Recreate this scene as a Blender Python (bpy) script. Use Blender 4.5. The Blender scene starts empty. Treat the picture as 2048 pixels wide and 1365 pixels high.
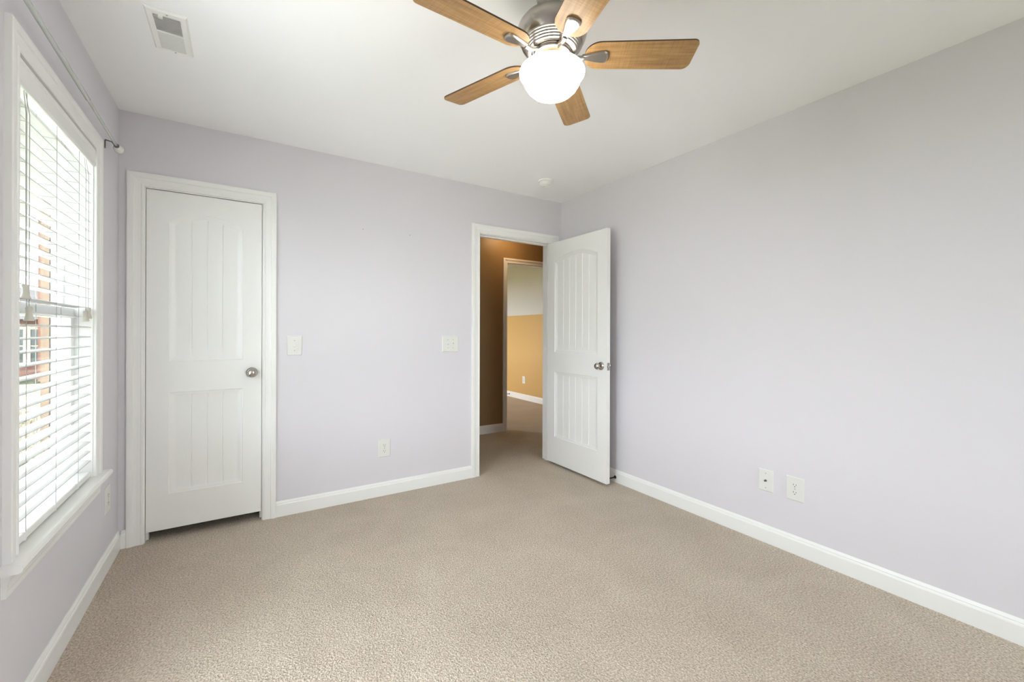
import bpy, bmesh, math, random
from mathutils import Vector, Matrix

random.seed(7)
S = bpy.context.scene
C = S.collection

# ------------------------------------------------------------------ camera, sky, exposure
YAW = 0.5674
cam_d = bpy.data.cameras.new('camera')
cam_d.sensor_width = 36.0
cam_d.lens = 849.54 / 2048 * 36.0
cam_d.shift_y = -17.5 / 2048
cam_d.clip_start = 0.02
cam_d.clip_end = 300
cam = bpy.data.objects.new('camera', cam_d)
C.objects.link(cam)
cam.matrix_world = (Matrix.Translation((0, 0, 1.2136)) @ Matrix.Rotation(-YAW, 4, 'Z')
                    @ Matrix.Rotation(math.pi / 2, 4, 'X') @ Matrix.Rotation(0.0029, 4, 'Z'))
S.camera = cam

SKY = 9.5
world = bpy.data.worlds.new('sky')
S.world = world
world.use_nodes = True
wn = world.node_tree
wn.nodes.clear()
wo = wn.nodes.new('ShaderNodeOutputWorld')
bg = wn.nodes.new('ShaderNodeBackground')
bg.inputs['Color'].default_value = (0.89, 0.94, 1.0, 1)
bg.inputs['Strength'].default_value = SKY
wn.links.new(bg.outputs[0], wo.inputs['Surface'])

sun_l = bpy.data.lights.new('sun', 'SUN')
sun_l.energy = 150.0
sun_l.angle = math.radians(0.6)
sun_l.color = (1.0, 0.96, 0.90)
sun = bpy.data.objects.new('sun', sun_l)
C.objects.link(sun)
sun.rotation_euler = Vector((-0.60, -0.35, -0.72)).to_track_quat('-Z', 'Y').to_euler()

S.view_settings.view_transform = 'Standard'
S.view_settings.look = 'None'
S.view_settings.gamma = 1.0
S.view_settings.use_curve_mapping = False
S.view_settings.exposure = 1.2
S.cycles.use_denoising = True
S.cycles.max_bounces = 16
S.cycles.diffuse_bounces = 8
S.cycles.glossy_bounces = 4
S.cycles.transmission_bounces = 8
S.cycles.transparent_max_bounces = 24
S.cycles.sample_clamp_indirect = 8.0
S.cycles.blur_glossy = 1.0
S.cycles.caustics_reflective = False
S.cycles.caustics_refractive = False

LAMP = 30.0          # glass bowl of the fan
HALL_LAMP = 10.0    # dome lamp on the hall ceiling


def portal(name, loc, rot, sx, sy):
    # sampling guide for the sky through a window opening
    l = bpy.data.lights.new(name, 'AREA')
    l.shape = 'RECTANGLE'
    l.size = sx
    l.size_y = sy
    l.cycles.is_portal = True
    o = bpy.data.objects.new(name, l)
    C.objects.link(o)
    o.location = loc
    o.rotation_euler = rot
    return o


# ------------------------------------------------------------------ dimensions (metres)
XL, XR, D, H, YB = -0.5779, 2.573, 3.1731, 2.45, -1.9
WT = 0.12
# closet door opening and bedroom door opening in the back wall
CX0, CX1, CZ1 = -0.463, 0.1135, 2.036
EX0, EX1, EZ1 = 1.700, 2.453, 2.046
# window opening in the left wall
WY0, WY1, WZ0, WZ1 = 1.889, 2.694, 0.540, 2.056
HY = 4.450            # hall far wall
FX = 4.295            # far room right wall

# ------------------------------------------------------------------ materials


def mat(name, color, rough=0.5, metal=0.0, spec=0.5):
    m = bpy.data.materials.new(name)
    m.use_nodes = True
    b = m.node_tree.nodes['Principled BSDF']
    b.inputs['Base Color'].default_value = (*color, 1)
    b.inputs['Roughness'].default_value = rough
    b.inputs['Metallic'].default_value = metal
    b.inputs['Specular IOR Level'].default_value = spec
    return m


def nodes(m):
    return m.node_tree.nodes, m.node_tree.links, m.node_tree.nodes['Principled BSDF']


def painted(name, color, rough, bump_scale, bump_strength, spec=0.3):
    m = mat(name, color, rough, 0, spec)
    n, l, b = nodes(m)
    tc = n.new('ShaderNodeTexCoord')
    no = n.new('ShaderNodeTexNoise')
    no.inputs['Scale'].default_value = bump_scale
    no.inputs['Detail'].default_value = 3
    bp = n.new('ShaderNodeBump')
    bp.inputs['Strength'].default_value = bump_strength
    bp.inputs['Distance'].default_value = 0.001
    l.new(tc.outputs['Object'], no.inputs['Vector'])
    l.new(no.outputs['Fac'], bp.inputs['Height'])
    l.new(bp.outputs['Normal'], b.inputs['Normal'])
    return m


M_WALL = painted('lavender_paint', (0.690, 0.668, 0.704), 0.6, 180, 0.12)
M_CEIL = painted('ceiling_white', (0.94, 0.94, 0.945), 0.85, 120, 0.15, 0.1)
M_TRIM = painted('white_gloss', (0.84, 0.837, 0.82), 0.32, 60, 0.03, 0.45)
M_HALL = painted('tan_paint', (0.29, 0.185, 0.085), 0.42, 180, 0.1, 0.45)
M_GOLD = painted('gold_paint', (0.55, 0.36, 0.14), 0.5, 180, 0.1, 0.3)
M_PRIMER = painted('grey_white_paint', (0.60, 0.59, 0.58), 0.6, 180, 0.1, 0.3)
M_PLASTIC = mat('white_plastic', (0.86, 0.86, 0.83), 0.35)
M_PLATE = mat('plate_white', (0.73, 0.73, 0.70), 0.35)
M_LOUVRE = mat('louvre_grey_white', (0.70, 0.70, 0.69), 0.4)
M_BRIGHT = mat('blind_white', (0.84, 0.84, 0.82), 0.35)
M_SLOT = mat('dark_slot', (0.03, 0.03, 0.03), 0.6)
M_GREYHOLE = mat('duct_grey', (0.66, 0.66, 0.65), 0.8)
M_TASSEL = mat('cream_plastic', (0.62, 0.60, 0.52), 0.4)
M_CORD = mat('blind_cord', (0.42, 0.42, 0.40), 0.8)
M_NICKEL = mat('brushed_nickel', (0.46, 0.43, 0.395), 0.30, 1.0)
M_NICKEL2 = mat('satin_nickel', (0.50, 0.47, 0.43), 0.24, 1.0)
M_ROD = mat('grey_rod', (0.62, 0.65, 0.63), 0.25, 0.6)
M_BRACKET = mat('bracket_metal', (0.22, 0.20, 0.18), 0.4, 0.8)
M_BRASS = mat('aged_brass_fitter', (0.42, 0.34, 0.22), 0.3, 1.0)
M_EDGE = mat('dark_blade_edge', (0.075, 0.038, 0.018), 0.5)
M_RUBBER = mat('dark_bronze', (0.035, 0.028, 0.022), 0.45, 0.3)

# clear finial
M_CLEAR = mat('clear_acrylic', (0.85, 0.87, 0.82), 0.1)
M_CLEAR.node_tree.nodes['Principled BSDF'].inputs['Transmission Weight'].default_value = 0.08
M_CLEAR.node_tree.nodes['Principled BSDF'].inputs['IOR'].default_value = 1.45

# blind slats
M_SLAT = bpy.data.materials.new('slat_white')
M_SLAT.use_nodes = True
n = M_SLAT.node_tree.nodes
l = M_SLAT.node_tree.links
b = n['Principled BSDF']
b.inputs['Base Color'].default_value = (0.68, 0.68, 0.675, 1)
b.inputs['Roughness'].default_value = 0.35


def see_through(name, tcol, dcol, fac, glossy):
    m = bpy.data.materials.new(name)
    m.use_nodes = True
    n = m.node_tree.nodes
    l = m.node_tree.links
    n.remove(n['Principled BSDF'])
    t = n.new('ShaderNodeBsdfTransparent')
    t.inputs['Color'].default_value = (*tcol, 1)
    if glossy:
        d = n.new('ShaderNodeBsdfGlossy')
        d.inputs['Roughness'].default_value = 0.02
    else:
        d = n.new('ShaderNodeBsdfDiffuse')
    d.inputs['Color'].default_value = (*dcol, 1)
    x = n.new('ShaderNodeMixShader')
    x.inputs[0].default_value = fac
    l.new(t.outputs[0], x.inputs[1])
    l.new(d.outputs[0], x.inputs[2])
    l.new(x.outputs[0], n['Material Output'].inputs['Surface'])
    return m


M_GLASS = see_through('window_glass', (0.95, 0.97, 0.96), (1, 1, 1), 0.05, True)
M_SCREEN = see_through('insect_screen', (1, 1, 1), (0.06, 0.06, 0.06), 0.34, False)

# lit opal glass bowl
M_BOWL = bpy.data.materials.new('opal_glass_lit')
M_BOWL.use_nodes = True
n, l, b = nodes(M_BOWL)
b.inputs['Base Color'].default_value = (0.85, 0.84, 0.82, 1)
b.inputs['Roughness'].default_value = 0.2
b.inputs['Emission Color'].default_value = (1.0, 0.96, 0.90, 1)
tc = n.new('ShaderNodeTexCoord')
sz = n.new('ShaderNodeSeparateXYZ')
mr = n.new('ShaderNodeMapRange')          # the bulb sits low in the bowl
mr.inputs['From Min'].default_value = -0.392
mr.inputs['From Max'].default_value = -0.300
mr.inputs['To Min'].default_value = LAMP
mr.inputs['To Max'].default_value = LAMP * 0.12
l.new(tc.outputs['Object'], sz.inputs[0])
l.new(sz.outputs['Z'], mr.inputs['Value'])
l.new(mr.outputs[0], b.inputs['Emission Strength'])
M_HALLBOWL = bpy.data.materials.new('hall_lamp_glass_lit')
M_HALLBOWL.use_nodes = True
n, l, b = nodes(M_HALLBOWL)
b.inputs['Base Color'].default_value = (0.8, 0.7, 0.5, 1)
b.inputs['Emission Color'].default_value = (1.0, 0.66, 0.33, 1)
b.inputs['Emission Strength'].default_value = HALL_LAMP

# carpet
M_CARPET = mat('beige_carpet', (0.42, 0.335, 0.255), 0.95, 0, 0.05)
n, l, b = nodes(M_CARPET)
tc = n.new('ShaderNodeTexCoord')
n1 = n.new('ShaderNodeTexNoise')
n1.inputs['Scale'].default_value = 135
n1.inputs['Detail'].default_value = 4
n1.inputs['Roughness'].default_value = 0.65
n2 = n.new('ShaderNodeTexNoise')
n2.inputs['Scale'].default_value = 2.4
n2.inputs['Detail'].default_value = 5
n2.inputs['Roughness'].default_value = 0.6
n2.inputs['Distortion'].default_value = 0.6
v1 = n.new('ShaderNodeTexVoronoi')
v1.inputs['Scale'].default_value = 150
r1 = n.new('ShaderNodeValToRGB')
r1.color_ramp.elements[0].position = 0.30
r1.color_ramp.elements[0].color = (0.41, 0.33, 0.255, 1)
r1.color_ramp.elements[1].position = 0.66
r1.color_ramp.elements[1].color = (0.88, 0.785, 0.665, 1)
r2 = n.new('ShaderNodeValToRGB')
r2.color_ramp.elements[0].position = 0.32
r2.color_ramp.elements[0].color = (0.92, 0.91, 0.90, 1)
r2.color_ramp.elements[1].position = 0.68
r2.color_ramp.elements[1].color = (1.03, 1.03, 1.03, 1)
mu = n.new('ShaderNodeMix')
mu.data_type = 'RGBA'
mu.blend_type = 'MULTIPLY'
mu.inputs[0].default_value = 1.0
ad = n.new('ShaderNodeMath')
ad.operation = 'ADD'
bp = n.new('ShaderNodeBump')
bp.inputs['Strength'].default_value = 1.0
bp.inputs['Distance'].default_value = 0.008
for t in (n1, n2, v1):
    l.new(tc.outputs['Object'], t.inputs['Vector'])
l.new(n1.outputs['Fac'], r1.inputs['Fac'])
l.new(n2.outputs['Fac'], r2.inputs['Fac'])
l.new(r1.outputs['Color'], mu.inputs[6])
l.new(r2.outputs['Color'], mu.inputs[7])
l.new(mu.outputs[2], b.inputs['Base Color'])
l.new(n1.outputs['Fac'], ad.inputs[0])
l.new(v1.outputs['Distance'], ad.inputs[1])
l.new(ad.outputs[0], bp.inputs['Height'])
l.new(bp.outputs['Normal'], b.inputs['Normal'])

# maple blade wood, grain along local X
M_WOOD = mat('maple_wood', (0.45, 0.27, 0.12), 0.38, 0, 0.4)
n, l, b = nodes(M_WOOD)
tc = n.new('ShaderNodeTexCoord')
mp = n.new('ShaderNodeMapping')
mp.inputs['Scale'].default_value = (4, 60, 60)
g1 = n.new('ShaderNodeTexNoise')
g1.inputs['Scale'].default_value = 1.6
g1.inputs['Detail'].default_value = 6
mp2 = n.new('ShaderNodeMapping')
mp2.inputs['Scale'].default_value = (220, 10, 10)
g2 = n.new('ShaderNodeTexNoise')
g2.inputs['Scale'].default_value = 1.0
g2.inputs['Detail'].default_value = 2
am = n.new('ShaderNodeMath')
am.operation = 'MULTIPLY_ADD'
am.inputs[1].default_value = 0.45
rr = n.new('ShaderNodeValToRGB')
rr.color_ramp.elements[0].position = 0.42
rr.color_ramp.elements[0].color = (0.26, 0.135, 0.045, 1)
rr.color_ramp.elements[1].position = 0.92
rr.color_ramp.elements[1].color = (0.47, 0.285, 0.118, 1)
l.new(tc.outputs['Object'], mp.inputs['Vector'])
l.new(tc.outputs['Object'], mp2.inputs['Vector'])
l.new(mp.outputs[0], g1.inputs['Vector'])
l.new(mp2.outputs[0], g2.inputs['Vector'])
l.new(g2.outputs['Fac'], am.inputs[0])
l.new(g1.outputs['Fac'], am.inputs[2])
l.new(am.outputs[0], rr.inputs['Fac'])
l.new(rr.outputs['Color'], b.inputs['Base Color'])

# brick
M_BRICK = mat('red_brick', (0.25, 0.10, 0.06), 0.9, 0, 0.1)
n, l, b = nodes(M_BRICK)
tc = n.new('ShaderNodeTexCoord')
mp = n.new('ShaderNodeMapping')
mp.inputs['Rotation'].default_value = (math.pi / 2, 0, 0)
br = n.new('ShaderNodeTexBrick')
br.inputs['Color1'].default_value = (0.17, 0.065, 0.04, 1)
br.inputs['Color2'].default_value = (0.12, 0.045, 0.032, 1)
br.inputs['Mortar'].default_value = (0.22, 0.19, 0.16, 1)
br.inputs['Scale'].default_value = 2.2
br.inputs['Mortar Size'].default_value = 0.012
l.new(tc.outputs['Object'], mp.inputs['Vector'])
l.new(mp.outputs[0], br.inputs['Vector'])
l.new(br.outputs['Color'], b.inputs['Base Color'])
M_CREAM = mat('cream_trim', (0.42, 0.37, 0.28), 0.6)
M_SHINGLE = mat('roof_shingle', (0.11, 0.10, 0.10), 0.9)
M_DARKGLASS = mat('house_window_glass', (0.035, 0.045, 0.042), 0.15)
M_FENCE = mat('cream_fence', (0.20, 0.17, 0.12), 0.8)
M_BOUNCE = mat('pale_bounce_surface', (0.50, 0.495, 0.48), 0.9, 0, 0.1)
M_GRASS = mat('lawn_green', (0.030, 0.037, 0.018), 0.95, 0, 0.1)
M_BROWN = mat('brown_brickmould', (0.20, 0.13, 0.08), 0.6)

# ------------------------------------------------------------------ mesh helpers


def obj(name, bm, m, parent=None, smooth=False, loc=None, rot=None):
    bmesh.ops.remove_doubles(bm, verts=bm.verts, dist=1e-6)
    bmesh.ops.recalc_face_normals(bm, faces=bm.faces)
    me = bpy.data.meshes.new(name)
    bm.to_mesh(me)
    bm.free()
    for mm in (m if isinstance(m, (list, tuple)) else [m]):
        me.materials.append(mm)
    if smooth:
        for p in me.polygons:
            p.use_smooth = True
    o = bpy.data.objects.new(name, me)
    C.objects.link(o)
    if loc:
        o.location = loc
    if rot:
        o.rotation_euler = rot
    if parent:
        o.parent = parent
    if smooth:
        try:
            me.set_sharp_from_angle(angle=math.radians(38))
        except Exception:
            pass
    return o


def tag(o, label=None, cat=None, group=None, kind=None):
    if label:
        o['label'] = label
    if cat:
        o['category'] = cat
    if group:
        o['group'] = group
    if kind:
        o['kind'] = kind
    return o


def thing(name, label, cat, loc=(0, 0, 0), rot=(0, 0, 0), group=None):
    o = bpy.data.objects.new(name, None)
    o.empty_display_size = 0.05
    C.objects.link(o)
    o.location = loc
    o.rotation_euler = rot
    return tag(o, label, cat, group)


def box(bm, x0, x1, y0, y1, z0, z1, bevel=0.0):
    vs = [bm.verts.new((x, y, z)) for x in (x0, x1) for y in (y0, y1) for z in (z0, z1)]
    idx = [(0, 1, 3, 2), (4, 6, 7, 5), (0, 4, 5, 1), (2, 3, 7, 6), (0, 2, 6, 4), (1, 5, 7, 3)]
    fs = [bm.faces.new([vs[i] for i in f]) for f in idx]
    if bevel > 0:
        es = list({e for f in fs for e in f.edges})
        bmesh.ops.bevel(bm, geom=es, offset=bevel, segments=2, affect='EDGES', profile=0.5)
    return bm


def newbox(*a, **k):
    return box(bmesh.new(), *a, **k)


def lathe(bm, prof, seg=48, mtx=None):
    """prof: list of (r, z), revolved about Z."""
    rings = []
    for r, z in prof:
        if r < 1e-6:
            rings.append([bm.verts.new((0, 0, z))])
        else:
            rings.append([bm.verts.new((r * math.cos(2 * math.pi * i / seg), r * math.sin(2 * math.pi * i / seg), z))
                          for i in range(seg)])
    for a, b2 in zip(rings, rings[1:]):
        for i in range(seg):
            j = (i + 1) % seg
            q = [a[i % len(a)], a[j % len(a)], b2[j % len(b2)], b2[i % len(b2)]]
            u = []
            for v in q:
                if v not in u:
                    u.append(v)
            if len(u) >= 3:
                try:
                    bm.faces.new(u)
                except ValueError:
                    pass
    if mtx is not None:
        bmesh.ops.transform(bm, matrix=mtx, verts=[v for rg in rings for v in rg])
    return bm


def tube(bm, pts, r, seg=12, cap=True):
    pts = [Vector(p) for p in pts]
    rad = r if isinstance(r, (list, tuple)) else [r] * len(pts)
    rings = []
    up = Vector((0, 0, 1))
    for i, p in enumerate(pts):
        t = (pts[min(i + 1, len(pts) - 1)] - pts[max(i - 1, 0)]).normalized()
        a = up if abs(t.dot(up)) < 0.95 else Vector((1, 0, 0))
        s = t.cross(a).normalized()
        w = s.cross(t).normalized()
        rings.append([bm.verts.new(p + rad[i] * (math.cos(2 * math.pi * k / seg) * s + math.sin(2 * math.pi * k / seg) * w))
                      for k in range(seg)])
    for a, b2 in zip(rings, rings[1:]):
        for k in range(seg):
            bm.faces.new([a[k], a[(k + 1) % seg], b2[(k + 1) % seg], b2[k]])
    if cap:
        bm.faces.new(rings[0])
        bm.faces.new(rings[-1])
    return bm


def prism(bm, poly, f):
    """poly: 2-D outline; f(p, k) -> 3-D point for k = 0 and 1."""
    a = [bm.verts.new(f(p, 0)) for p in poly]
    b2 = [bm.verts.new(f(p, 1)) for p in poly]
    k = len(poly)
    bm.faces.new(a)
    bm.faces.new(b2)
    for i in range(k):
        bm.faces.new([a[i], a[(i + 1) % k], b2[(i + 1) % k], b2[i]])
    return bm


def frame_sweep(bm, prof, u0, u1, v0, v1, M):
    """three-sided mitred casing around an opening; prof: (outward offset, projection)."""
    lines = []
    for o, h in prof:
        lines.append([bm.verts.new(M(*p, h)) for p in
                      ((u0 - o, v0), (u0 - o, v1 + o), (u1 + o, v1 + o), (u1 + o, v0))])
    k = len(prof)
    for i in range(k):
        a, b2 = lines[i], lines[(i + 1) % k]
        for j in range(3):
            bm.faces.new([a[j], a[j + 1], b2[j + 1], b2[j]])
    bm.faces.new([ln[0] for ln in lines])
    bm.faces.new([ln[3] for ln in lines])
    return bm


# ------------------------------------------------------------------ the setting


def struct(name, bm, m, parent=None, **k):
    o = obj(name, bm, m, parent, **k)
    if parent is None:
        tag(o, kind='structure')
    return o


def wall_x(bm, y0, y1, x0, x1, z1, openings):
    """wall running along x with openings (x0, x1, z0, z1)."""
    cur = x0
    for a, b2, c, d in sorted(openings):
        if a > cur:
            box(bm, cur, a, y0, y1, 0, z1)
        if d < z1:
            box(bm, a, b2, y0, y1, d, z1)
        if c > 0:
            box(bm, a, b2, y0, y1, 0, c)
        cur = b2
    if cur < x1:
        box(bm, cur, x1, y0, y1, 0, z1)
    return bm


def wall_y(bm, x0, x1, y0, y1, z1, openings):
    cur = y0
    for a, b2, c, d in sorted(openings):
        if a > cur:
            box(bm, x0, x1, cur, a, 0, z1)
        if d < z1:
            box(bm, x0, x1, a, b2, d, z1)
        if c > 0:
            box(bm, x0, x1, a, b2, 0, c)
        cur = b2
    if cur < y1:
        box(bm, x0, x1, cur, y1, 0, z1)
    return bm


JT = 0.018   # jamb lining thickness
fl = struct('floor', newbox(XL - 0.14, FX + 0.12, YB - 0.12, 9.1, -0.15, 0.0), M_CARPET)
tag(fl, 'beige cut-pile carpet covering the bedroom and hall floor', 'floor')
ce = struct('ceiling', newbox(XL - 0.14, FX + 0.12, YB - 0.12, 9.1, H, H + 0.15), M_CEIL)
tag(ce, 'flat white painted ceiling above the bedroom', 'ceiling')

SW = (0.95, 1.60, 0.40, 2.15)       # unseen window added nearer the viewer to light the room
wl = struct('wall_left', wall_y(bmesh.new(), XL - 0.14, XL, YB, D + WT, H,
                                [SW, (WY0 - JT, WY1 + JT, WZ0 - 0.03, WZ1 + JT)]), M_WALL)
tag(wl, 'pale lavender window wall at the left', 'wall')
wb = struct('wall_back', wall_x(bmesh.new(), D, D + WT, XL - 0.14, XR + 0.12, H,
                                [(CX0 - JT, CX1 + JT, 0, CZ1 + JT), (EX0 - JT, EX1 + JT, 0, EZ1 + JT)]), M_WALL)
tag(wb, 'pale lavender wall holding the closet door and the open doorway', 'wall')
wr = struct('wall_right', newbox(XR, XR + 0.12, YB, D, 0, H), M_WALL)
tag(wr, 'long blank lavender wall at the right', 'wall')
RW = (1.55, 2.35, 0.80, 2.08)      # unseen window added behind the viewer as fill light
wf = struct('wall_rear', wall_x(bmesh.new(), YB - 0.12, YB, XL - 0.14, XR + 0.12, H, [RW]), M_WALL)
tag(wf, 'lavender wall behind the viewer', 'wall')
# closet, hall and far room
cl = bmesh.new()
box(cl, 1.10, 1.20, D + WT, HY, 0, H)
box(cl, XL - 0.14, XL, D + WT, HY + WT, 0, H)
tag(struct('wall_closet', cl, M_WALL), 'closet side wall beyond the closed closet door', 'wall')
HX0, HX1, HZ1 = 2.764, 3.53, 2.064
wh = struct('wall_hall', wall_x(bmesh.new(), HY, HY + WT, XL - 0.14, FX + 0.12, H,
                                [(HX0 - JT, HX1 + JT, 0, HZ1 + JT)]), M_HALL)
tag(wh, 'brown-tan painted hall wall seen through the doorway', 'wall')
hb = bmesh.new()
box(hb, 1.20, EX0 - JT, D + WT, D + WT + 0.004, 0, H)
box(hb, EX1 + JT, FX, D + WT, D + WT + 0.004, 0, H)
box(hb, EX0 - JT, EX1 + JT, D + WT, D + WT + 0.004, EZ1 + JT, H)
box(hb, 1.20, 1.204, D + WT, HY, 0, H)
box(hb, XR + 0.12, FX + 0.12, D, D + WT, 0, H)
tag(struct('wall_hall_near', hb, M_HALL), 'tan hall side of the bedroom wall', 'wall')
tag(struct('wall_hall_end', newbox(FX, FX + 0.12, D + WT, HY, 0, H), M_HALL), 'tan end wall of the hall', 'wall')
# far room: two-tone right wall, left wall with a window opening, end wall
tag(struct('wall_far_lower', newbox(FX, FX + 0.12, HY + WT, 9.0, 0, 1.522), M_GOLD),
    'gold lower wall in the room across the hall', 'wall')
tag(struct('wall_far_upper', newbox(FX, FX + 0.12, HY + WT, 9.0, 1.522, H), M_PRIMER),
    'grey-white upper wall in the room across the hall', 'wall')
tag(struct('wall_far_left', wall_y(bmesh.new(), 1.10, 1.20, HY + WT, 9.0, H, [(6.4, 8.0, 0.70, 2.05)]), M_GOLD),
    'window wall of the room across the hall', 'wall')
tag(struct('wall_far_end', newbox(1.10, FX + 0.12, 9.0, 9.1, 0, H), M_GOLD),
    'end wall of the room across the hall', 'wall')
portal('sky_portal', (1.10, 7.2, 1.375), (0, -math.pi / 2, 0), 1.35, 1.6)

bm = bmesh.new()
for a0, a1 in ((SW[0], SW[0] + 0.05), ((SW[0] + SW[1]) / 2 - 0.02, (SW[0] + SW[1]) / 2 + 0.02), (SW[1] - 0.05, SW[1])):
    box(bm, XL - 0.10, XL - 0.06, a0, a1, SW[2], SW[3])
box(bm, XL - 0.10, XL - 0.06, SW[0], SW[1], SW[2], SW[2] + 0.05)
box(bm, XL - 0.10, XL - 0.06, SW[0], SW[1], SW[3] - 0.05, SW[3])
w2 = struct('added_window_2', bm, M_TRIM)
tag(w2, 'unseen window added in the left wall to light the room', 'window')
obj('pane', newbox(XL - 0.082, XL - 0.078, SW[0] + 0.02, SW[1] - 0.02, SW[2] + 0.02, SW[3] - 0.02), M_GLASS, w2)
portal('sky_portal', (XL - 0.15, (SW[0] + SW[1]) / 2, (SW[2] + SW[3]) / 2), (0, -math.pi / 2, 0), SW[3] - SW[2], SW[1] - SW[0])

bm = bmesh.new()
for a0, a1 in ((RW[0], RW[0] + 0.04), (RW[1] - 0.04, RW[1])):
    box(bm, a0, a1, YB - 0.10, YB - 0.06, RW[2], RW[3])
for c0, c1 in ((RW[2], RW[2] + 0.04), ((RW[2] + RW[3]) / 2 - 0.02, (RW[2] + RW[3]) / 2 + 0.02), (RW[3] - 0.04, RW[3])):
    box(bm, RW[0] + 0.04, RW[1] - 0.04, YB - 0.10, YB - 0.06, c0, c1)
w3 = struct('added_window_3', bm, M_TRIM)
tag(w3, 'unseen window added in the rear wall for fill light', 'window')
obj('pane', newbox(RW[0] + 0.02, RW[1] - 0.02, YB - 0.082, YB - 0.078, RW[2] + 0.02, RW[3] - 0.02), M_GLASS, w3)
portal('sky_portal', ((RW[0] + RW[1]) / 2, YB - 0.14, (RW[2] + RW[3]) / 2), (-math.pi / 2, 0, math.pi), RW[1] - RW[0], RW[3] - RW[2])

# ---- casings
CAS = [(0.0, 0.0), (0.0, 0.009), (0.003, 0.0115), (0.011, 0.0115), (0.0135, 0.009), (0.030, 0.0105), (0.043, 0.013),
       (0.046, 0.0165), (0.058, 0.018), (0.070, 0.018), (0.0745, 0.0155), (0.0745, 0.0)]


def jambs(bm, x0, x1, z1, y0, y1, stop):
    box(bm, x0 - JT, x0, y0, y1, 0, z1 + JT)
    box(bm, x1, x1 + JT, y0, y1, 0, z1 + JT)
    box(bm, x0, x1, y0, y1, z1, z1 + JT)
    if stop:
        s0, s1 = stop
        box(bm, x0, x0 + 0.011, s0, s1, 0, z1 - 0.011)
        box(bm, x1 - 0.011, x1, s0, s1, 0, z1 - 0.011)
        box(bm, x0, x1, s0, s1, z1 - 0.011, z1)


def door_trim(name, x0, x1, z1, label, left=True):
    bm = bmesh.new()
    frame_sweep(bm, CAS, x0 - 0.005, x1 + 0.005, 0.0, z1 + 0.005, lambda u, v, h: Vector((u, D - h, v)))
    t = struct(name, bm, M_TRIM)
    tag(t, label, 'door casing')
    return t


t1 = door_trim('trim_1', CX0, CX1, CZ1, 'white moulded casing around the closed closet door')
jb = bmesh.new()
jambs(jb, CX0, CX1, CZ1, D, D + WT, (D + 0.045, D + 0.08))
obj('jamb', jb, M_TRIM, t1)
t2 = door_trim('trim_2', EX0, EX1, EZ1, 'white moulded casing around the open doorway')
jb = bmesh.new()
jambs(jb, EX0, EX1, EZ1, D, D + WT + 0.004, (D + 0.042, D + 0.078))
obj('jamb', jb, M_TRIM, t2)
sp = bmesh.new()
box(sp, EX0 - 0.0005, EX0 + 0.0015, D + 0.012, D + 0.040, 0.915, 0.975)
tag(obj('strike_plate', sp, M_NICKEL2, t2), 'nickel strike plate')
# hall doorway casing
bm = bmesh.new()
frame_sweep(bm, [(o * 0.78, h) for o, h in CAS], HX0 - 0.004, HX1 + 0.004, 0.0, HZ1 + 0.004,
            lambda u, v, h: Vector((u, HY - h, v)))
t3 = tag(struct('trim_3', bm, M_TRIM), 'casing of the second doorway across the hall, warmly lit', 'door casing')
jb = bmesh.new()
jambs(jb, HX0, HX1, HZ1, HY, HY + WT, None)
obj('jamb', jb, M_TRIM, t3)

# ---- baseboards
BB = [(0, 0), (0.014, 0), (0.014, 0.074), (0.0125, 0.080), (0.0095, 0.083), (0.0095, 0.088), (0.003, 0.0995), (0, 0.0995)]


def baseboard(name, label, runs, axis):
    """runs: (a, b, wall coordinate, sign)."""
    bm = bmesh.new()
    for a, b2, w, s in runs:
        if axis == 'x':
            prism(bm, BB, lambda p, k: Vector(((a, b2)[k], w + s * p[0], p[1])))
        else:
            prism(bm, BB, lambda p, k: Vector((w + s * p[0], (a, b2)[k], p[1])))
    return tag(struct(name, bm, M_TRIM), label, 'baseboard')


CO = 0.0745 + 0.005
baseboard('baseboard_left', 'white baseboard under the window', [(YB, D, XL, 1)], 'y')
baseboard('baseboard_back', 'white baseboard between the closet and the doorway',
          [(XL + 0.014, CX0 - CO, D, -1), (CX1 + CO, EX0 - CO, D, -1)], 'x')
baseboard('baseboard_right', 'white baseboard along the long blank wall', [(YB, D, XR, -1)], 'y')
baseboard('baseboard_hall', 'white baseboard along the hall wall', [(1.21, HX0 - 0.062, HY, -1)], 'x')
baseboard('baseboard_far', 'white baseboard under the gold wall', [(HY + WT, 9.0, FX, -1)], 'y')


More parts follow.
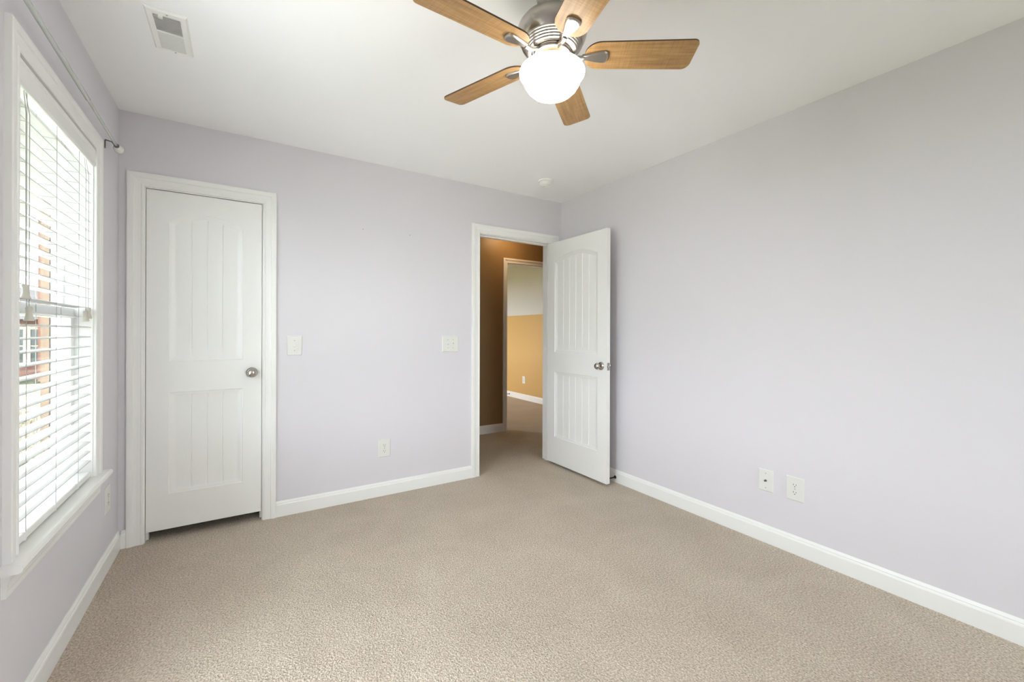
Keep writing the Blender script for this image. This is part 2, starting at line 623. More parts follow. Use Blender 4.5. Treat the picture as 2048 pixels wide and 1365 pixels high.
# ------------------------------------------------------------------ doors
def door_bm(W, z0, z1, planks, both=False, thick=0.035):
    """two-panel arch-top plank door; local x 0..W, front face y = 0 looking to -y, body towards +y."""
    cu = W / 2
    hw = W / 2 - 0.102
    mw = 0.029
    P = [(1.036, 1.855, 0.062), (0.260, 0.855, 0.0)]
    pw = (2 * (hw - mw)) / planks
    gr = [cu - (hw - mw) + pw * i for i in range(1, planks)]

    def depth(u, v):
        for vb, vs, rise in P:
            t = (u - cu) / hw
            if abs(t) > 1 or v < vb:
                continue
            top = vs + rise * (1 - t * t)
            slope = abs(2 * rise * t / hw)
            sd = min(hw - abs(u - cu), v - vb, (top - v) / math.sqrt(1 + slope * slope))
            if sd <= 0:
                continue
            if sd < 0.005:
                return 0.004 * (1 - (1 - sd / 0.005) ** 2)
            if sd < 0.009:
                return 0.004
            if sd < mw:
                return 0.004 + 0.0065 * ((sd - 0.009) / (mw - 0.009))
            d = 0.0105
            for g in gr:
                if abs(u - g) < 0.0036:
                    d += 0.0035 * (1 - abs(u - g) / 0.0036)
            return d
        return 0.0

    offs = [0, 0.0025, 0.005, 0.009, 0.019, mw]
    us = {0.0, W}
    for o in offs:
        us |= {cu - hw + o, cu + hw - o}
    for g in gr:
        us |= {g - 0.0037, g, g + 0.0037}
    vs = {z0, z1}
    for vb, vt, rise in P:
        for o in offs:
            vs |= {vb + o}
            if rise == 0:
                vs |= {vt - o}
        if rise:
            k = vt - 0.05
            while k < vt + rise + 0.006:
                vs.add(k)
                k += 0.004

    def fill(s, step):
        s = sorted(s)
        out = [s[0]]
        for a in s[1:]:
            if a - out[-1] < 0.0012:
                continue
            k = max(1, int(math.ceil((a - out[-1]) / step)))
            b2 = out[-1]
            out += [b2 + (a - b2) * (i + 1) / k for i in range(k)]
        return out
    us = fill(us, 0.008)
    vs = fill(vs, 0.06)
    bm = bmesh.new()

    def sheet(y, s):
        g = [[bm.verts.new((u, y + s * depth(u, v), v)) for v in vs] for u in us]
        for i in range(len(us) - 1):
            for j in range(len(vs) - 1):
                bm.faces.new([g[i][j], g[i + 1][j], g[i + 1][j + 1], g[i][j + 1]])
        ring = [g[i][0] for i in range(len(us))] + [g[-1][j] for j in range(1, len(vs))] + \
               [g[i][-1] for i in range(len(us) - 2, -1, -1)] + [g[0][j] for j in range(len(vs) - 2, 0, -1)]
        return ring
    a = sheet(0.0, 1)
    if both:
        c = sheet(thick, -1)
        for i in range(len(a)):
            j = (i + 1) % len(a)
            bm.faces.new([a[i], a[j], c[j], c[i]])
    else:
        c = [bm.verts.new((v.co.x, thick, v.co.z)) for v in a]
        for i in range(len(a)):
            j = (i + 1) % len(a)
            bm.faces.new([a[i], a[j], c[j], c[i]])
        bm.faces.new(c)
    return bm


KNOB = [(0.0, 0.062), (0.009, 0.0615), (0.017, 0.059), (0.0235, 0.054), (0.0265, 0.047), (0.0262, 0.041), (0.022, 0.035),
        (0.014, 0.030), (0.0115, 0.026), (0.0115, 0.012)]
ROSE = [(0.0115, 0.014), (0.020, 0.0125), (0.029, 0.009), (0.0325, 0.004), (0.033, 0.0), (0.0, 0.0)]


def knob(parent, loc, mtx):
    k = obj('door_knob', lathe(bmesh.new(), KNOB, 32, mtx), M_NICKEL2, parent, True, loc)
    tag(k, 'satin nickel round knob')
    obj('rosette', lathe(bmesh.new(), ROSE, 32, mtx), M_NICKEL2, k, True)
    return k


to_front = Matrix.Rotation(math.pi / 2, 4, 'X')       # local z -> -y
to_back = Matrix.Rotation(-math.pi / 2, 4, 'X')

W1 = 0.5715
d1 = struct('door_1', door_bm(W1, 0.056, 2.032, 4), M_TRIM, smooth=True, loc=(CX0 + 0.0025, D + 0.006, 0))
tag(d1, 'closed white arch-panel closet door beside the window', 'door')
knob(d1, (0.518, 0.0, 0.952), to_front)

W2 = 0.757
# hinge pin at the room-side corner of the right jamb, door folded back into the room
PIV = (EX1 - 0.002, D - 0.004)
d2 = struct('door_2', door_bm(W2, 0.022, 2.036, 6, True), M_TRIM, smooth=True)
# local x runs from the hinge towards the latch; world: towards -y; front face looks to -x
d2.location = (PIV[0] - 0.037, PIV[1] - 0.004, 0)
d2.rotation_euler = (0, 0, math.radians(-90 + 0.2))
tag(d2, 'white arch-panel door standing wide open against the long wall', 'door')
knob(d2, (W2 - 0.062, 0.0, 0.947), to_front)
knob(d2, (W2 - 0.062, 0.035, 0.947), to_back)
lp = bmesh.new()
box(lp, W2 - 0.0005, W2 + 0.0015, 0.005, 0.030, 0.915, 0.975)
lt = obj('latch_plate', lp, M_NICKEL2, d2)
tag(lt, 'nickel latch plate in the door edge')
obj('latch_bolt', newbox(W2 + 0.001, W2 + 0.011, 0.011, 0.024, 0.936, 0.956, bevel=0.002), M_NICKEL2, lt)
for hz in (0.25, 1.03, 1.82):
    hg = bmesh.new()
    lathe(hg, [(0, 0.045), (0.006, 0.045), (0.006, -0.045), (0, -0.045)], 16)
    obj('hinge', hg, M_NICKEL2, d2, False, (-0.0035, 0.0375, hz))

# ------------------------------------------------------------------ window
w1 = bpy.data.objects.new('window_1', None)
w1.empty_display_size = 0.1
C.objects.link(w1)
w1.location = (XL, (WY0 + WY1) / 2, WZ0)
tag(w1, 'tall white-framed sash window with a blind in the left wall', 'window', kind='structure')
WO = -Vector(w1.location)


def wpart(name, bm, m, parent=None, smooth=False):
    if parent is None:
        return obj(name, bm, m, w1, smooth, WO)
    return obj(name, bm, m, parent, smooth)


bm = bmesh.new()
box(bm, XL - 0.14, XL, WY0 - JT, WY0, WZ0 - 0.03, WZ1 + JT)
box(bm, XL - 0.14, XL, WY1, WY1 + JT, WZ0 - 0.03, WZ1 + JT)
box(bm, XL - 0.14, XL, WY0, WY1, WZ1, WZ1 + JT)
box(bm, XL - 0.14, XL - 0.05, WY0, WY1, WZ0 - 0.03, WZ0 - 0.002)
wpart('window_jamb', bm, M_TRIM)
bm = bmesh.new()
frame_sweep(bm, [(o * 0.95, h * 1.12) for o, h in CAS], WY0 - 0.004, WY1 + 0.004, WZ0, WZ1 + 0.004,
            lambda u, v, h: Vector((XL + h, u, v)))
wpart('window_casing', bm, M_TRIM)
# stool with rounded nose and horns
bm = bmesh.new()
ST = [(-0.05, 0.0), (-0.05, -0.026), (0.040, -0.026), (0.047, -0.022), (0.050, -0.013), (0.047, -0.004), (0.040, 0.0)]
prism(bm, ST, lambda p, k: Vector((XL + max(p[0], 0.0005), (WY0 - 0.100, WY1 + 0.112)[k], WZ0 + p[1])))
box(bm, XL - 0.06, XL + 0.01, WY0, WY1, WZ0 - 0.026, WZ0 - 0.0002)
wpart('window_sill', bm, M_TRIM)
# apron: casing turned upside down with mitred returns
bm = bmesh.new()
AP = [(0.0, -0.026), (0.018, -0.026), (0.018, -0.042), (0.014, -0.052), (0.012, -0.075), (0.010, -0.082), (0.010, -0.098), (0.0, -0.098)]
prism(bm, AP, lambda p, k: Vector((XL + p[0], (WY0 - 0.082, WY1 + 0.085)[k], WZ0 + p[1])))
wpart('apron', bm, M_TRIM)
# sashes
MR = 1.293


def sash(name, xa, xb, z0, z1, rail_b, rail_t):
    bm = bmesh.new()
    st = 0.045
    box(bm, xa, xb, WY0 + 0.002, WY0 + st, z0, z1)
    box(bm, xa, xb, WY1 - st, WY1 - 0.002, z0, z1)
    box(bm, xa, xb, WY0 + st, WY1 - st, z0, z0 + rail_b)
    box(bm, xa, xb, WY0 + st, WY1 - st, z1 - rail_t, z1)
    s = wpart(name, bm, M_TRIM)
    xm = (xa + xb) / 2
    obj('pane', newbox(xm - 0.002, xm + 0.002, WY0 + st, WY1 - st, z0 + rail_b, z1 - rail_t), M_GLASS, s)
    return s


sash('lower_sash', XL - 0.092, XL - 0.062, WZ0, MR + 0.022, 0.06, 0.044)
sash('upper_sash', XL - 0.124, XL - 0.094, MR - 0.022, WZ1, 0.044, 0.045)
sc = wpart('insect_screen', newbox(XL - 0.1335, XL - 0.133, WY0 + 0.004, WY1 - 0.004, WZ0, WZ1), M_SCREEN)  # screen of the lower sash, extended over the upper one to dim the daylight
bm = bmesh.new()
box(bm, XL - 0.165, XL - 0.138, WY1 - 0.012, WY1 + 0.05, WZ0 - 0.03, WZ1 + 0.06)
box(bm, XL - 0.165, XL - 0.138, WY0 - 0.05, WY0 + 0.012, WZ0 - 0.03, WZ1 + 0.06)
box(bm, XL - 0.165, XL - 0.138, WY0 + 0.012, WY1 - 0.012, WZ1 - 0.012, WZ1 + 0.06)
tag(wpart('brick_mould', bm, M_BROWN), 'brown outer brick mould')
portal('sky_portal', (XL - 0.18, (WY0 + WY1) / 2, (WZ0 + WZ1) / 2), (0, -math.pi / 2, 0), WZ1 - WZ0, WY1 - WY0)

# ------------------------------------------------------------------ blind
BX = XL - 0.0285           # slat centre plane
BY0, BY1 = WY0 + 0.008, WY1 - 0.012
bl = thing('window_blind', 'white horizontal slat blind hanging open in the tall window', 'blind',
           (BX, (WY0 + WY1) / 2, WZ1 - 0.002))
BO = -Vector(bl.location)


def bpart(name, bm, m, parent=None, smooth=False):
    if parent is None:
        return obj(name, bm, m, bl, smooth, BO)
    return obj(name, bm, m, parent, smooth)


bpart('headrail', newbox(BX - 0.028, BX + 0.022, BY0, BY1, WZ1 - 0.050, WZ1 - 0.003), M_BRIGHT)
bm = bmesh.new()
VA = [(0.0, 0.0), (0.008, 0.0), (0.011, -0.006), (0.011, -0.014), (0.008, -0.020), (0.008, -0.056), (0.012, -0.062),
      (0.012, -0.072), (0.006, -0.078), (0.0, -0.078)]
prism(bm, VA, lambda p, k: Vector((XL - 0.002 + p[0], (BY0 - 0.005, BY1 + 0.009)[k], WZ1 - 0.004 + p[1])))
bpart('valance', bm, M_BRIGHT)
# slats
PITCH = 0.04372
SZ0 = 0.6174 + 0.0035
nsl = 0
zc = SZ0
sl_zs = []
while zc < WZ1 - 0.085:
    sl_zs.append(zc)
    zc += PITCH
proto = None
for zc in sl_zs:
    if proto is None:
        bm = bmesh.new()
        pr = [(-0.0250, -0.0012), (-0.0125, 0.0018), (0.0, 0.0028), (0.0125, 0.0018), (0.0250, -0.0012),
              (0.0250, -0.0040), (0.0125, -0.0010), (0.0, 0.0), (-0.0125, -0.0010), (-0.0250, -0.0040)]
        prism(bm, pr, lambda p, k: Vector((p[0], (BY0 + 0.002, BY1 - 0.002)[k], p[1])))
        proto = obj('slat', bm, M_SLAT, bl, False)
        proto.location = BO + Vector((BX, 0, zc))
    else:
        s = proto.copy()
        C.objects.link(s)
        s.parent = bl
        s.location = BO + Vector((BX, 0, zc))
bpart('bottom_rail', newbox(BX - 0.025, BX + 0.026, BY0 + 0.002, BY1 - 0.002, WZ0 + 0.006, WZ0 + 0.030, bevel=0.004), M_BRIGHT)
for ly in (1.981, 2.243, 2.500):
    bm = bmesh.new()
    for dx in (-0.0265, 0.0265):
        tube(bm, [(BX + dx, ly, WZ0 + 0.01), (BX + dx, ly, WZ1 - 0.05)], 0.0009, 6)
    for zc in sl_zs:
        tube(bm, [(BX - 0.0265, ly, zc - 0.0046), (BX + 0.0265, ly, zc - 0.0046)], 0.0006, 4)
    bpart('ladder_cord', bm, M_CORD)
    bpart('cord_clip', newbox(BX + 0.008, BX + 0.0275, ly - 0.006, ly + 0.006, WZ0 + 0.004, WZ0 + 0.0315, bevel=0.001), M_BRIGHT)


TAS = [(0.0, 0.023), (0.006, 0.023), (0.0085, 0.018), (0.0075, 0.006), (0.0075, 0.0), (0.010, -0.012), (0.0125, -0.020), (0.011, -0.023), (0.0, -0.023)]


def lift_cord(y, zt, dx=0.040):
    c = bpart('lift_cord', tube(bmesh.new(), [(BX + 0.031, y, WZ1 - 0.09), (BX + dx, y, WZ1 - 0.16), (BX + dx, y, zt)], 0.0011, 6), M_CORD)
    obj('tassel', lathe(bmesh.new(), TAS, 20), M_TASSEL, c, True, (BX + dx, y, zt))


lift_cord(1.942, 1.336, 0.036)
lift_cord(1.955, 1.268, 0.040)
lift_cord(2.551, 1.278, 0.036)
lift_cord(2.572, 1.291, 0.040)

# ------------------------------------------------------------------ curtain rod
RX = XL + 0.042
cr = thing('curtain_rod', 'thin pale metal curtain rod with no curtains above the window', 'curtain rod', (RX, 2.3, 2.17))
RO = -Vector(cr.location)


def rz(y):
    return 2.190 - (y - 1.82) * 0.033


obj('finial_collar', lathe(bmesh.new(), [(0, -0.004), (0.0105, -0.004), (0.0115, 0.0), (0.0105, 0.004), (0, 0.004)], 20, Matrix.Rotation(-math.pi / 2, 4, 'X')), M_BRACKET, cr, True,
    RO + Vector((RX, 2.897, rz(2.90))))
obj('rod_sleeve', tube(bmesh.new(), [(RX, 1.30, rz(1.30)), (RX, 2.42, rz(2.42))], 0.0085, 20), M_ROD, cr, True, RO)
obj('rod_inner', tube(bmesh.new(), [(RX, 2.41, rz(2.41)), (RX, 2.90, rz(2.90))], 0.0065, 20), M_ROD, cr, True, RO)
FIN = [(0, 0), (0.010, 0.0), (0.012, 0.006), (0.015, 0.016), (0.021, 0.036), (0.022, 0.052), (0.018, 0.062), (0.0, 0.066)]
fo = obj('finial', lathe(bmesh.new(), FIN, 28, Matrix.Rotation(-math.pi / 2, 4, 'X')), M_CLEAR, cr, True,
         RO + Vector((RX, 2.898, rz(2.90))))
tag(fo, 'clear acrylic finial')
for by in (2.885, 1.42):
    bm = bmesh.new()
    box(bm, XL, XL + 0.003, by - 0.006, by + 0.006, 2.130 if by > 2 else 2.18, 2.168 if by > 2 else 2.218)
    tube(bm, [(XL + 0.001, by, rz(by) + 0.016), (XL + 0.026, by, rz(by) + 0.012), (RX - 0.004, by, rz(by) - 0.006),
              (RX, by, rz(by) - 0.0105), (RX + 0.008, by, rz(by) - 0.008), (RX + 0.011, by, rz(by) + 0.002)], 0.003, 8)
    tag(obj('bracket', bm, M_BRACKET, cr, False, RO), 'dark metal wall bracket')

# ------------------------------------------------------------------ ceiling vent
vt = thing('ceiling_vent', 'white louvred air register in the ceiling near the window', 'vent', (-0.25, 2.243, H))
bm = bmesh.new()
fx0, fx1, fy0, fy1 = -0.067, 0.067, -0.143, 0.143
ix0, ix1, iy0, iy1 = -0.044, 0.042, -0.112, 0.128


def ring_frame(bm, o, i, z0, z1, zi):
    ov = [(o[0], o[2]), (o[1], o[2]), (o[1], o[3]), (o[0], o[3])]
    mv = [(o[0] + 0.006, o[2] + 0.006), (o[1] - 0.006, o[2] + 0.006), (o[1] - 0.006, o[3] - 0.006), (o[0] + 0.006, o[3] - 0.006)]
    iv = [(i[0], i[2]), (i[1], i[2]), (i[1], i[3]), (i[0], i[3])]
    L = [[bm.verts.new((*p, z)) for p in pts] for pts, z in ((ov, z0), (ov, z0 - 0.002), (mv, z1), (iv, zi), (iv, z0))]
    for a, b2 in zip(L, L[1:]):
        for k in range(4):
            bm.faces.new([a[k], a[(k + 1) % 4], b2[(k + 1) % 4], b2[k]])


ring_frame(bm, (fx0, fx1, fy0, fy1), (ix0, ix1, iy0, iy1), 0.0, -0.008, -0.006)
box(bm, ix0, ix1, -0.0, 0.004, -0.0075, -0.001)
obj('frame', bm, M_PLASTIC, vt)
tag(obj('duct_backing', newbox(ix0, ix1, iy0, iy1, -0.0009, -0.0002), M_GREYHOLE, vt), 'dark gap behind the louvres')
nl = 14
proto = None
for k in range(2 * nl):
    first = k < nl
    a, b2 = (iy0, 0.0) if first else (0.004, iy1)
    yy = a + (b2 - a) * ((k % nl) + 0.5) / nl
    bm = bmesh.new()
    hwd = 0.0031 if first else 0.0023
    prism(bm, [(-hwd, -0.0036 if first else -0.0022), (hwd, -0.0016 if first else -0.0040),
               (hwd, -0.0008 if first else -0.0032), (-hwd, -0.0028 if first else -0.0014)],
          lambda p, kk: Vector(((ix0, ix1)[kk], yy + p[0], p[1] - 0.0020)))
    obj('louvre', bm, M_LOUVRE, vt)
obj('damper_lever', newbox(-0.026, -0.012, -0.116, -0.104, -0.016, -0.004, bevel=0.001), M_PLASTIC, vt)
for sy in (-0.128, 0.136):
    obj('screw', lathe(bmesh.new(), [(0.0, -0.0095), (0.003, -0.009), (0.0035, -0.0065), (0, -0.0065)], 12), M_CORD, vt, False, (0.003, sy, 0))

# ------------------------------------------------------------------ smoke detector
sd = thing('smoke_detector', 'round white smoke detector on the ceiling above the doorway', 'smoke detector', (2.092, 2.772, H))
obj('base', lathe(bmesh.new(), [(0, 0), (0.062, 0), (0.063, -0.004), (0.061, -0.010), (0.052, -0.012), (0, -0.012)], 48), M_PLASTIC, sd, True)
bm = lathe(bmesh.new(), [(0, -0.012), (0.052, -0.012), (0.054, -0.018), (0.054, -0.028), (0.050, -0.038), (0.040, -0.043), (0, -0.045)], 48)
bo = obj('cover', bm, M_PLASTIC, sd, True)
bm = bmesh.new()
for k in range(3):
    a = 0.022 + 0.009 * k
    lathe(bm, [(a - 0.002, -0.0465 + 0.0006 * k), (a - 0.002, -0.0425), (a + 0.002, -0.0425), (a + 0.002, -0.0465 + 0.0006 * k), (a - 0.002, -0.0465 + 0.0006 * k)], 36)
obj('sounder_grille', bm, M_PLASTIC, bo)
obj('test_button', lathe(bmesh.new(), [(0.009, -0.044), (0.009, -0.0475), (0.007, -0.049), (0, -0.049)], 20), M_PLASTIC, bo, True)

# ------------------------------------------------------------------ ceiling fan
FAN = Vector((0.941, 1.214, H))
fan = thing('ceiling_fan', 'five-blade maple and nickel ceiling fan with a lit bowl lamp', 'ceiling fan', FAN)
Z0 = H
obj('canopy', lathe(bmesh.new(), [(0, 0), (0.066, 0), (0.066, -0.008), (0.060, -0.020), (0.056, -0.034), (0.054, -0.036),
                                  (0.054, -0.105), (0, -0.105)], 56), M_NICKEL, fan, True)
hs = [(0.054, 2.346), (0.060, 2.345), (0.090, 2.337), (0.110, 2.324), (0.121, 2.309), (0.1255, 2.295), (0.125, 2.284),
      (0.120, 2.268), (0.113, 2.255), (0.109, 2.250)]
mh = obj('motor_housing', lathe(bmesh.new(), [(r, z - Z0) for r, z in hs], 72), M_NICKEL, fan, True)
rb = [(0.109, 2.250)]
for k in range(5):
    t = k / 5
    r0 = 0.109 - 0.024 * t
    z0 = 2.250 - 0.034 * t
    r1 = 0.109 - 0.024 * (t + 0.2)
    z1 = 2.250 - 0.034 * (t + 0.2)
    rb += [(r0 + 0.001, z0 - 0.0005), (r0 + 0.0005, z0 - 0.004), (r1 + 0.002, z1 + 0.0008), (r1 - 0.002, z1 + 0.0010), (r1 - 0.002, z1)]
rb += [(0.074, 2.2165), (0.070, 2.222), (0, 2.222)]
rg = bpy.data.objects
obj('ribbed_collar', lathe(bmesh.new(), [(r, z - Z0) for r, z in rb], 72), M_NICKEL, mh, True)
fw = [(0, 2.2215), (0.062, 2.2215), (0.066, 2.219), (0.067, 2.214), (0.067, 2.206), (0.062, 2.203), (0.050, 2.203), (0, 2.203)]
obj('flywheel', lathe(bmesh.new(), [(r, z - Z0) for r, z in fw], 56), M_NICKEL, fan, True)
ft = [(0, 2.203), (0.043, 2.203), (0.043, 2.176), (0.047, 2.172), (0.047, 2.162), (0, 2.162)]
obj('light_fitter', lathe(bmesh.new(), [(r, z - Z0) for r, z in ft], 48), M_BRASS, fan, True)
bw = [(0.045, 2.171), (0.060, 2.171), (0.085, 2.167), (0.106, 2.160), (0.114, 2.155), (0.1175, 2.148), (0.1165, 2.140),
      (0.110, 2.132), (0.1045, 2.128), (0.1035, 2.122), (0.099, 2.108), (0.089, 2.092), (0.074, 2.078), (0.052, 2.069), (0.026, 2.0645), (0, 2.0635)]
obj('glass_bowl', lathe(bmesh.new(), [(r, z - Z0) for r, z in bw], 64), M_BOWL, fan, True)

PITCHB = math.radians(11.5)


def blade_outline():
    r0, r1 = 0.118, 0.508
    w0, w1 = 0.0575, 0.0625
    pts = []

    def arc(cx, cy, r, a0, a1, n=8, sx=1.0):
        for i in range(n + 1):
            a = math.radians(a0 + (a1 - a0) * i / n)
            pts.append((cx + sx * r * math.cos(a), cy + r * math.sin(a)))
    # CCW-side (y+) then CW-side (y-)
    arc(r0 + 0.055, -w0 + 0.050, 0.050, 270, 180, 10, 1.1)
    arc(r0 + 0.055, w0 - 0.050, 0.050, 180, 90, 10, 1.1)
    arc(r1 - 0.030, w1 - 0.028, 0.028, 90, 4, 8)
    arc(r1 - 0.020, -w1 + 0.020, 0.020, 4, -90, 8)
    return pts


BL = blade_outline()


def blade_bm():
    bm = bmesh.new()
    th = 0.0055
    a = [bm.verts.new((x, y, 0)) for x, y in BL]
    c = [bm.verts.new((x, y, th)) for x, y in BL]
    f0 = bm.faces.new(a)
    f1 = bm.faces.new(c)
    k = len(BL)
    for i in range(k):
        f = bm.faces.new([a[i], a[(i + 1) % k], c[(i + 1) % k], c[i]])
        f.material_index = 1
    return bm


def iron_bm():
    """arm and keystone plate, in blade-local space (x outward)."""
    bm = bmesh.new()
    half = [(0.108, 0.0085), (0.116, 0.0105), (0.170, 0.0235), (0.186, 0.0255), (0.195, 0.0215), (0.2005, 0.011), (0.202, 0.0)]
    poly = half + [(x, -y) for x, y in half[-2::-1]]
    L = []
    for ins, z in ((0.0, 0.0), (0.0, -0.0045), (0.003, -0.008), (0.0065, -0.009)):
        L.append([bm.verts.new((0.152 + (x - 0.152) * (1 - ins / 0.05), y * (1 - ins / 0.026), z)) for x, y in poly])
    for a, b2 in zip(L, L[1:]):
        for i in range(len(a)):
            bm.faces.new([a[i], a[(i + 1) % len(a)], b2[(i + 1) % len(a)], b2[i]])
    bm.faces.new(L[0])
    bm.faces.new(L[-1])
    return bm


pb = pi_ = pa = None
for k in range(5):
    ang = math.radians(-33.7 + 72 * k)
    rot = Matrix.Rotation(ang, 4, 'Z') @ Matrix.Rotation(-PITCHB, 4, 'X')
    base = Matrix.Translation((0, 0, 2.207 - Z0)) @ rot
    if pb is None:
        pb = obj('blade', blade_bm(), [M_WOOD, M_EDGE], fan)
        pi_ = obj('blade_iron', iron_bm(), M_NICKEL, pb)
        bm = tube(bmesh.new(), [(0.056, 0, 2.211 - 2.207), (0.075, 0, 0.001), (0.090, 0, -0.006), (0.104, 0, -0.008), (0.116, 0, -0.005)],
                  [0.0085, 0.008, 0.0075, 0.0085, 0.0095], 14)
        pa = obj('iron_arm', bm, M_NICKEL, fan, True)
        b_, i_, a_ = pb, pi_, pa
    else:
        b_ = pb.copy()
        C.objects.link(b_)
        b_.parent = fan
        i_ = pi_.copy()
        C.objects.link(i_)
        i_.parent = b_
        a_ = pa.copy()
        C.objects.link(a_)
        a_.parent = fan
    b_.matrix_basis = base
    a_.matrix_basis = Matrix.Translation((0, 0, 2.207 - Z0)) @ Matrix.Rotation(ang, 4, 'Z')


# ------------------------------------------------------------------ switches and outlets
# local frame: x right along the wall, y out of the wall (-y local is the room side), z up
def wall_thing(name, label, cat, x, y, z, rotz, group=None):
    return thing(name, label, cat, (x, y, z), (0, 0, rotz), group)


def plate_bm(w, h, t=0.0065):
    bm = bmesh.new()
    o = [(-w / 2, -h / 2), (w / 2, -h / 2), (w / 2, h / 2), (-w / 2, h / 2)]
    s = 0.004
    i = [(-w / 2 + s, -h / 2 + s), (w / 2 - s, -h / 2 + s), (w / 2 - s, h / 2 - s), (-w / 2 + s, h / 2 - s)]
    L = [[bm.verts.new((x, -d, z)) for x, z in pts] for pts, d in ((o, 0.0), (o, t * 0.45), (i, t))]
    for a, b2 in zip(L, L[1:]):
        for k in range(4):
            bm.faces.new([a[k], a[(k + 1) % 4], b2[(k + 1) % 4], b2[k]])
    bm.faces.new(L[0])
    bm.faces.new(L[-1])
    return bm


def screw(par, x, z, d=0.0065):
    obj('screw', lathe(bmesh.new(), [(0, 0.0012), (0.0025, 0.001), (0.0035, 0.0), (0, 0)], 12, to_front), M_CORD, par, False, (x, -d, z))


def toggle(par, x, up):
    s = 1 if up else -1
    tg = bmesh.new()
    box(tg, x - 0.006, x + 0.006, -0.0072, -0.006, -0.0135, 0.0135)
    prism(tg, [(-0.006, -0.003 * s), (-0.006, 0.006 * s), (-0.021, 0.013 * s), (-0.022, 0.007 * s)],
          lambda p, k: Vector((x + (-0.0045, 0.0045)[k], p[0], p[1])))
    obj('toggle', tg, M_PLATE, par)


def switch(name, label, x, z, ups, group=None):
    w = 0.090 if len(ups) == 1 else 0.143
    t = wall_thing(name, label, 'light switch', x, D, z, 0, 'white toggle light switches')
    obj('plate', plate_bm(w, 0.131), M_PLATE, t)
    for k, u in enumerate(ups):
        xx = 0 if len(ups) == 1 else (-0.023, 0.023)[k]
        toggle(t, xx, u)
        screw(t, xx, 0.033)
        screw(t, xx, -0.033)
    return t


switch('light_switch', 'single white toggle switch on the wall beside the closet door', 0.300, 1.121, [False])
switch('light_switch', 'double white toggle switch plate on the wall beside the open doorway', 1.4285, 1.119, [False, True])


def outlet(label, x, y, z, rotz):
    t = wall_thing('wall_outlet', label, 'outlet', x, y, z, rotz, 'white duplex wall outlets')
    obj('plate', plate_bm(0.090, 0.130), M_PLATE, t)
    for dz in (0.0205, -0.0205):
        bm = bmesh.new()
        pts = []
        for i in range(28):
            a = 2 * math.pi * i / 28
            pts.append((0.0172 * math.cos(a), max(-0.0142, min(0.0142, 0.0172 * math.sin(a))) + dz))
        prism(bm, pts, lambda p, k: Vector((p[0], (-0.0060, -0.0080)[k], p[1])))
        rc = obj('receptacle', bm, M_PLATE, t)
        bm = bmesh.new()
        box(bm, -0.0078, -0.0056, -0.0085, -0.0078, dz - 0.001, dz + 0.008)
        box(bm, 0.0056, 0.0078, -0.0085, -0.0078, dz - 0.001, dz + 0.007)
        lathe(bm, [(0, 0.0085), (0.0026, 0.0085), (0.0026, 0.0078), (0, 0.0078)], 12, Matrix.Translation((0, 0, dz - 0.0075)) @ to_front)
        tag(obj('slots', bm, M_SLOT, rc), 'dark plug slots')
    screw(t, 0, 0)
    return t


outlet('white duplex outlet low on the wall between closet and doorway', 0.898, D, 0.350, 0)
outlet('white duplex outlet on the long right wall beside the cable plate', XR, 1.1315, 0.356, -math.pi / 2)
outlet('white duplex outlet under the right end of the window sill', XL, 2.938, 0.354, math.pi / 2)
outlet('small white outlet on the gold wall across the hall', FX, 6.333, 0.356, -math.pi / 2)
cx = wall_thing('cable_plate', 'white cable jack plate with one dark connector on the long right wall', 'cable plate', XR, 1.285, 0.358, -math.pi / 2)
obj('plate', plate_bm(0.082, 0.124), M_PLATE, cx)
tag(obj('coaxial_connector', lathe(bmesh.new(), [(0.0062, 0.0), (0.0062, 0.003), (0.0045, 0.003), (0.0045, 0.013), (0.0025, 0.013), (0.0025, 0.004), (0, 0.004)], 6,
                               Matrix.Translation((0, -0.0064, 0)) @ to_front), M_BRACKET, cx), 'dark threaded coaxial connector')
screw(cx, 0, 0.042)
screw(cx, 0, -0.042)

# two nails left in the back wall
for k, (nx, nz, lab) in enumerate(((0.741, 1.957, 'tiny nail head high on the wall, nearer the closet door'),
                                   (1.089, 1.957, 'tiny nail head high on the wall, nearer the open doorway'))):
    o = obj('nail', lathe(bmesh.new(), [(0, 0.004), (0.003, 0.004), (0.004, 0.0025), (0.0035, 0.0), (0, 0)], 10, to_front), M_CORD, None, False, (nx, D, nz))
    tag(o, lab, 'nail', 'nails left in the back wall')


# spring door stops
def door_stop(label, x, y, z):
    t = thing('door_stop', label, 'door stop', (x, y, z), group='spring door stops')
    pts = []
    for i in range(90):
        a = i * 0.7
        pts.append((-0.006 - 0.05 * i / 89, 0.0058 * math.cos(a), 0.0058 * math.sin(a)))
    obj('spring', tube(bmesh.new(), pts, 0.0011, 6), M_RUBBER, t)
    obj('flange', lathe(bmesh.new(), [(0, 0.0), (0.013, 0.0), (0.013, 0.002), (0.009, 0.006), (0.0, 0.007)], 20, Matrix.Rotation(-math.pi / 2, 4, 'Y')), M_RUBBER, t, True)
    obj('rubber_tip', lathe(bmesh.new(), [(0, 0), (0.0075, 0), (0.008, 0.006), (0.006, 0.012), (0, 0.012)], 16,
                            Matrix.Translation((-0.055, 0, 0)) @ Matrix.Rotation(-math.pi / 2, 4, 'Y')), M_RUBBER, t, True)


door_stop('dark spring door stop on the baseboard behind the open door', XR - 0.014, 2.452, 0.042)
door_stop('small dark door stop on the baseboard of the gold room', FX - 0.014, 6.80, 0.048)

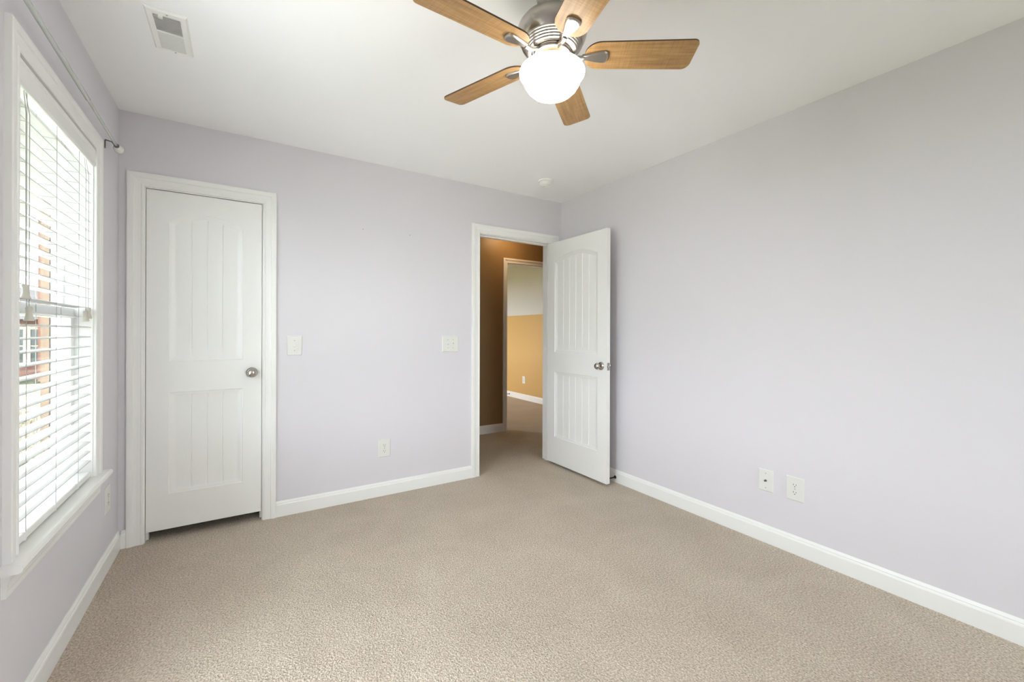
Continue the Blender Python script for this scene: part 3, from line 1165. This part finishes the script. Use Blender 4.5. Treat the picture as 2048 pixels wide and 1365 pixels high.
# ------------------------------------------------------------------ hall ceiling lamp (lights the hall)
hl = thing('hall_lamp', 'flush dome lamp on the hall ceiling', 'ceiling lamp', (2.72, 4.14, H))
obj('pan', lathe(bmesh.new(), [(0, 0), (0.13, 0), (0.13, -0.015), (0.11, -0.02), (0, -0.02)], 40), M_NICKEL, hl, True)
obj('glass_dome', lathe(bmesh.new(), [(0.11, -0.02), (0.105, -0.045), (0.08, -0.075), (0.04, -0.09), (0, -0.094)], 40), M_HALLBOWL, hl, True)

# ------------------------------------------------------------------ outside the window
GZ = -1.75
tag(obj('ground_outside', newbox(-60, 30, -40, 60, GZ - 0.2, GZ), M_GRASS), kind='structure')
bpy.data.objects['ground_outside'].name = 'lawn'
tag(bpy.data.objects['lawn'], 'green lawn outside below the window', 'lawn')
HYF = 36.0
sx = HYF / 27.0
tag(struct('bounce_slab', newbox(-9, -0.95, -7, 1.2, GZ, GZ + 0.05), M_BOUNCE), 'unseen pale slab added to bounce sunlight into the bedroom', 'bounce_slab')  # unseen, added to throw sunlight up through the added side window
hs_ = thing('brick_house', 'red brick neighbouring house with cream window trim seen through the blind', 'house', (-8.8 * sx, HYF, GZ))
ho = -Vector(hs_.location)


def hpart(name, bm, m, parent=None):
    return obj(name, bm, m, parent or hs_, False, ho if parent is None else None)


hpart('main_wall', newbox(-7.56 * sx, -5.2 * sx, HYF, HYF + 6, GZ, 8.0), M_BRICK)
hpart('side_wing', newbox(-12.5 * sx, -7.56 * sx, HYF + 1.2, HYF + 6, GZ, 2.0), M_BRICK)
bm = bmesh.new()
prism(bm, [(HYF + 0.6, 1.9), (HYF + 3.5, 4.0), (HYF + 6.4, 1.9)], lambda p, k: Vector(((-12.7 * sx, -7.56 * sx)[k], p[0], p[1])))
hpart('wing_roof', bm, M_SHINGLE)
bm = bmesh.new()
prism(bm, [(HYF - 0.5, 7.9), (HYF + 3, 10.4), (HYF + 6.5, 7.9)], lambda p, k: Vector(((-7.8 * sx, -5.0 * sx)[k], p[0], p[1])))
hpart('main_roof', bm, M_SHINGLE)


def hwin(x0, x1, z0, z1, y):
    bm = bmesh.new()
    t = 0.16
    box(bm, x0 - t, x0, y - 0.08, y, z0 - t, z1 + t)
    box(bm, x1, x1 + t, y - 0.08, y, z0 - t, z1 + t)
    box(bm, x0, x1, y - 0.08, y, z1, z1 + t)
    box(bm, x0, x1, y - 0.08, y, z0 - t, z0)
    box(bm, x0, x1, y - 0.06, y, (z0 + z1) / 2 - 0.04, (z0 + z1) / 2 + 0.04)
    w = hpart('window', bm, M_CREAM)
    obj('pane', newbox(x0, x1, y - 0.03, y - 0.001, z0, z1), M_DARKGLASS, w)


hwin(-7.06 * sx, -6.79 * sx, 3.4, 6.6, HYF)
hwin(-7.06 * sx, -6.79 * sx, -0.9, 2.2, HYF)
hwin(-6.45 * sx, -6.15 * sx, 3.4, 6.6, HYF)
hwin(-6.45 * sx, -6.15 * sx, -0.9, 2.2, HYF)
hwin(-8.02 * sx, -7.76 * sx, -0.7, 1.3, HYF + 1.2)
hwin(-8.55 * sx, -8.25 * sx, -0.7, 1.3, HYF + 1.2)
# picket fence
fc = thing('picket_fence', 'cream picket fence across the lawn outside the window', 'fence', (-4.3, 14.0, GZ))
bm = bmesh.new()
x = -7.0
while x < -1.6:
    box(bm, x, x + 0.09, 14.0, 14.02, GZ, GZ + 1.15)
    x += 0.125
box(bm, -7.0, -1.6, 14.02, 14.06, GZ + 0.25, GZ + 0.34)
box(bm, -7.0, -1.6, 14.02, 14.06, GZ + 0.85, GZ + 0.94)
obj('pickets', bm, M_FENCE, fc, False, -Vector(fc.location))
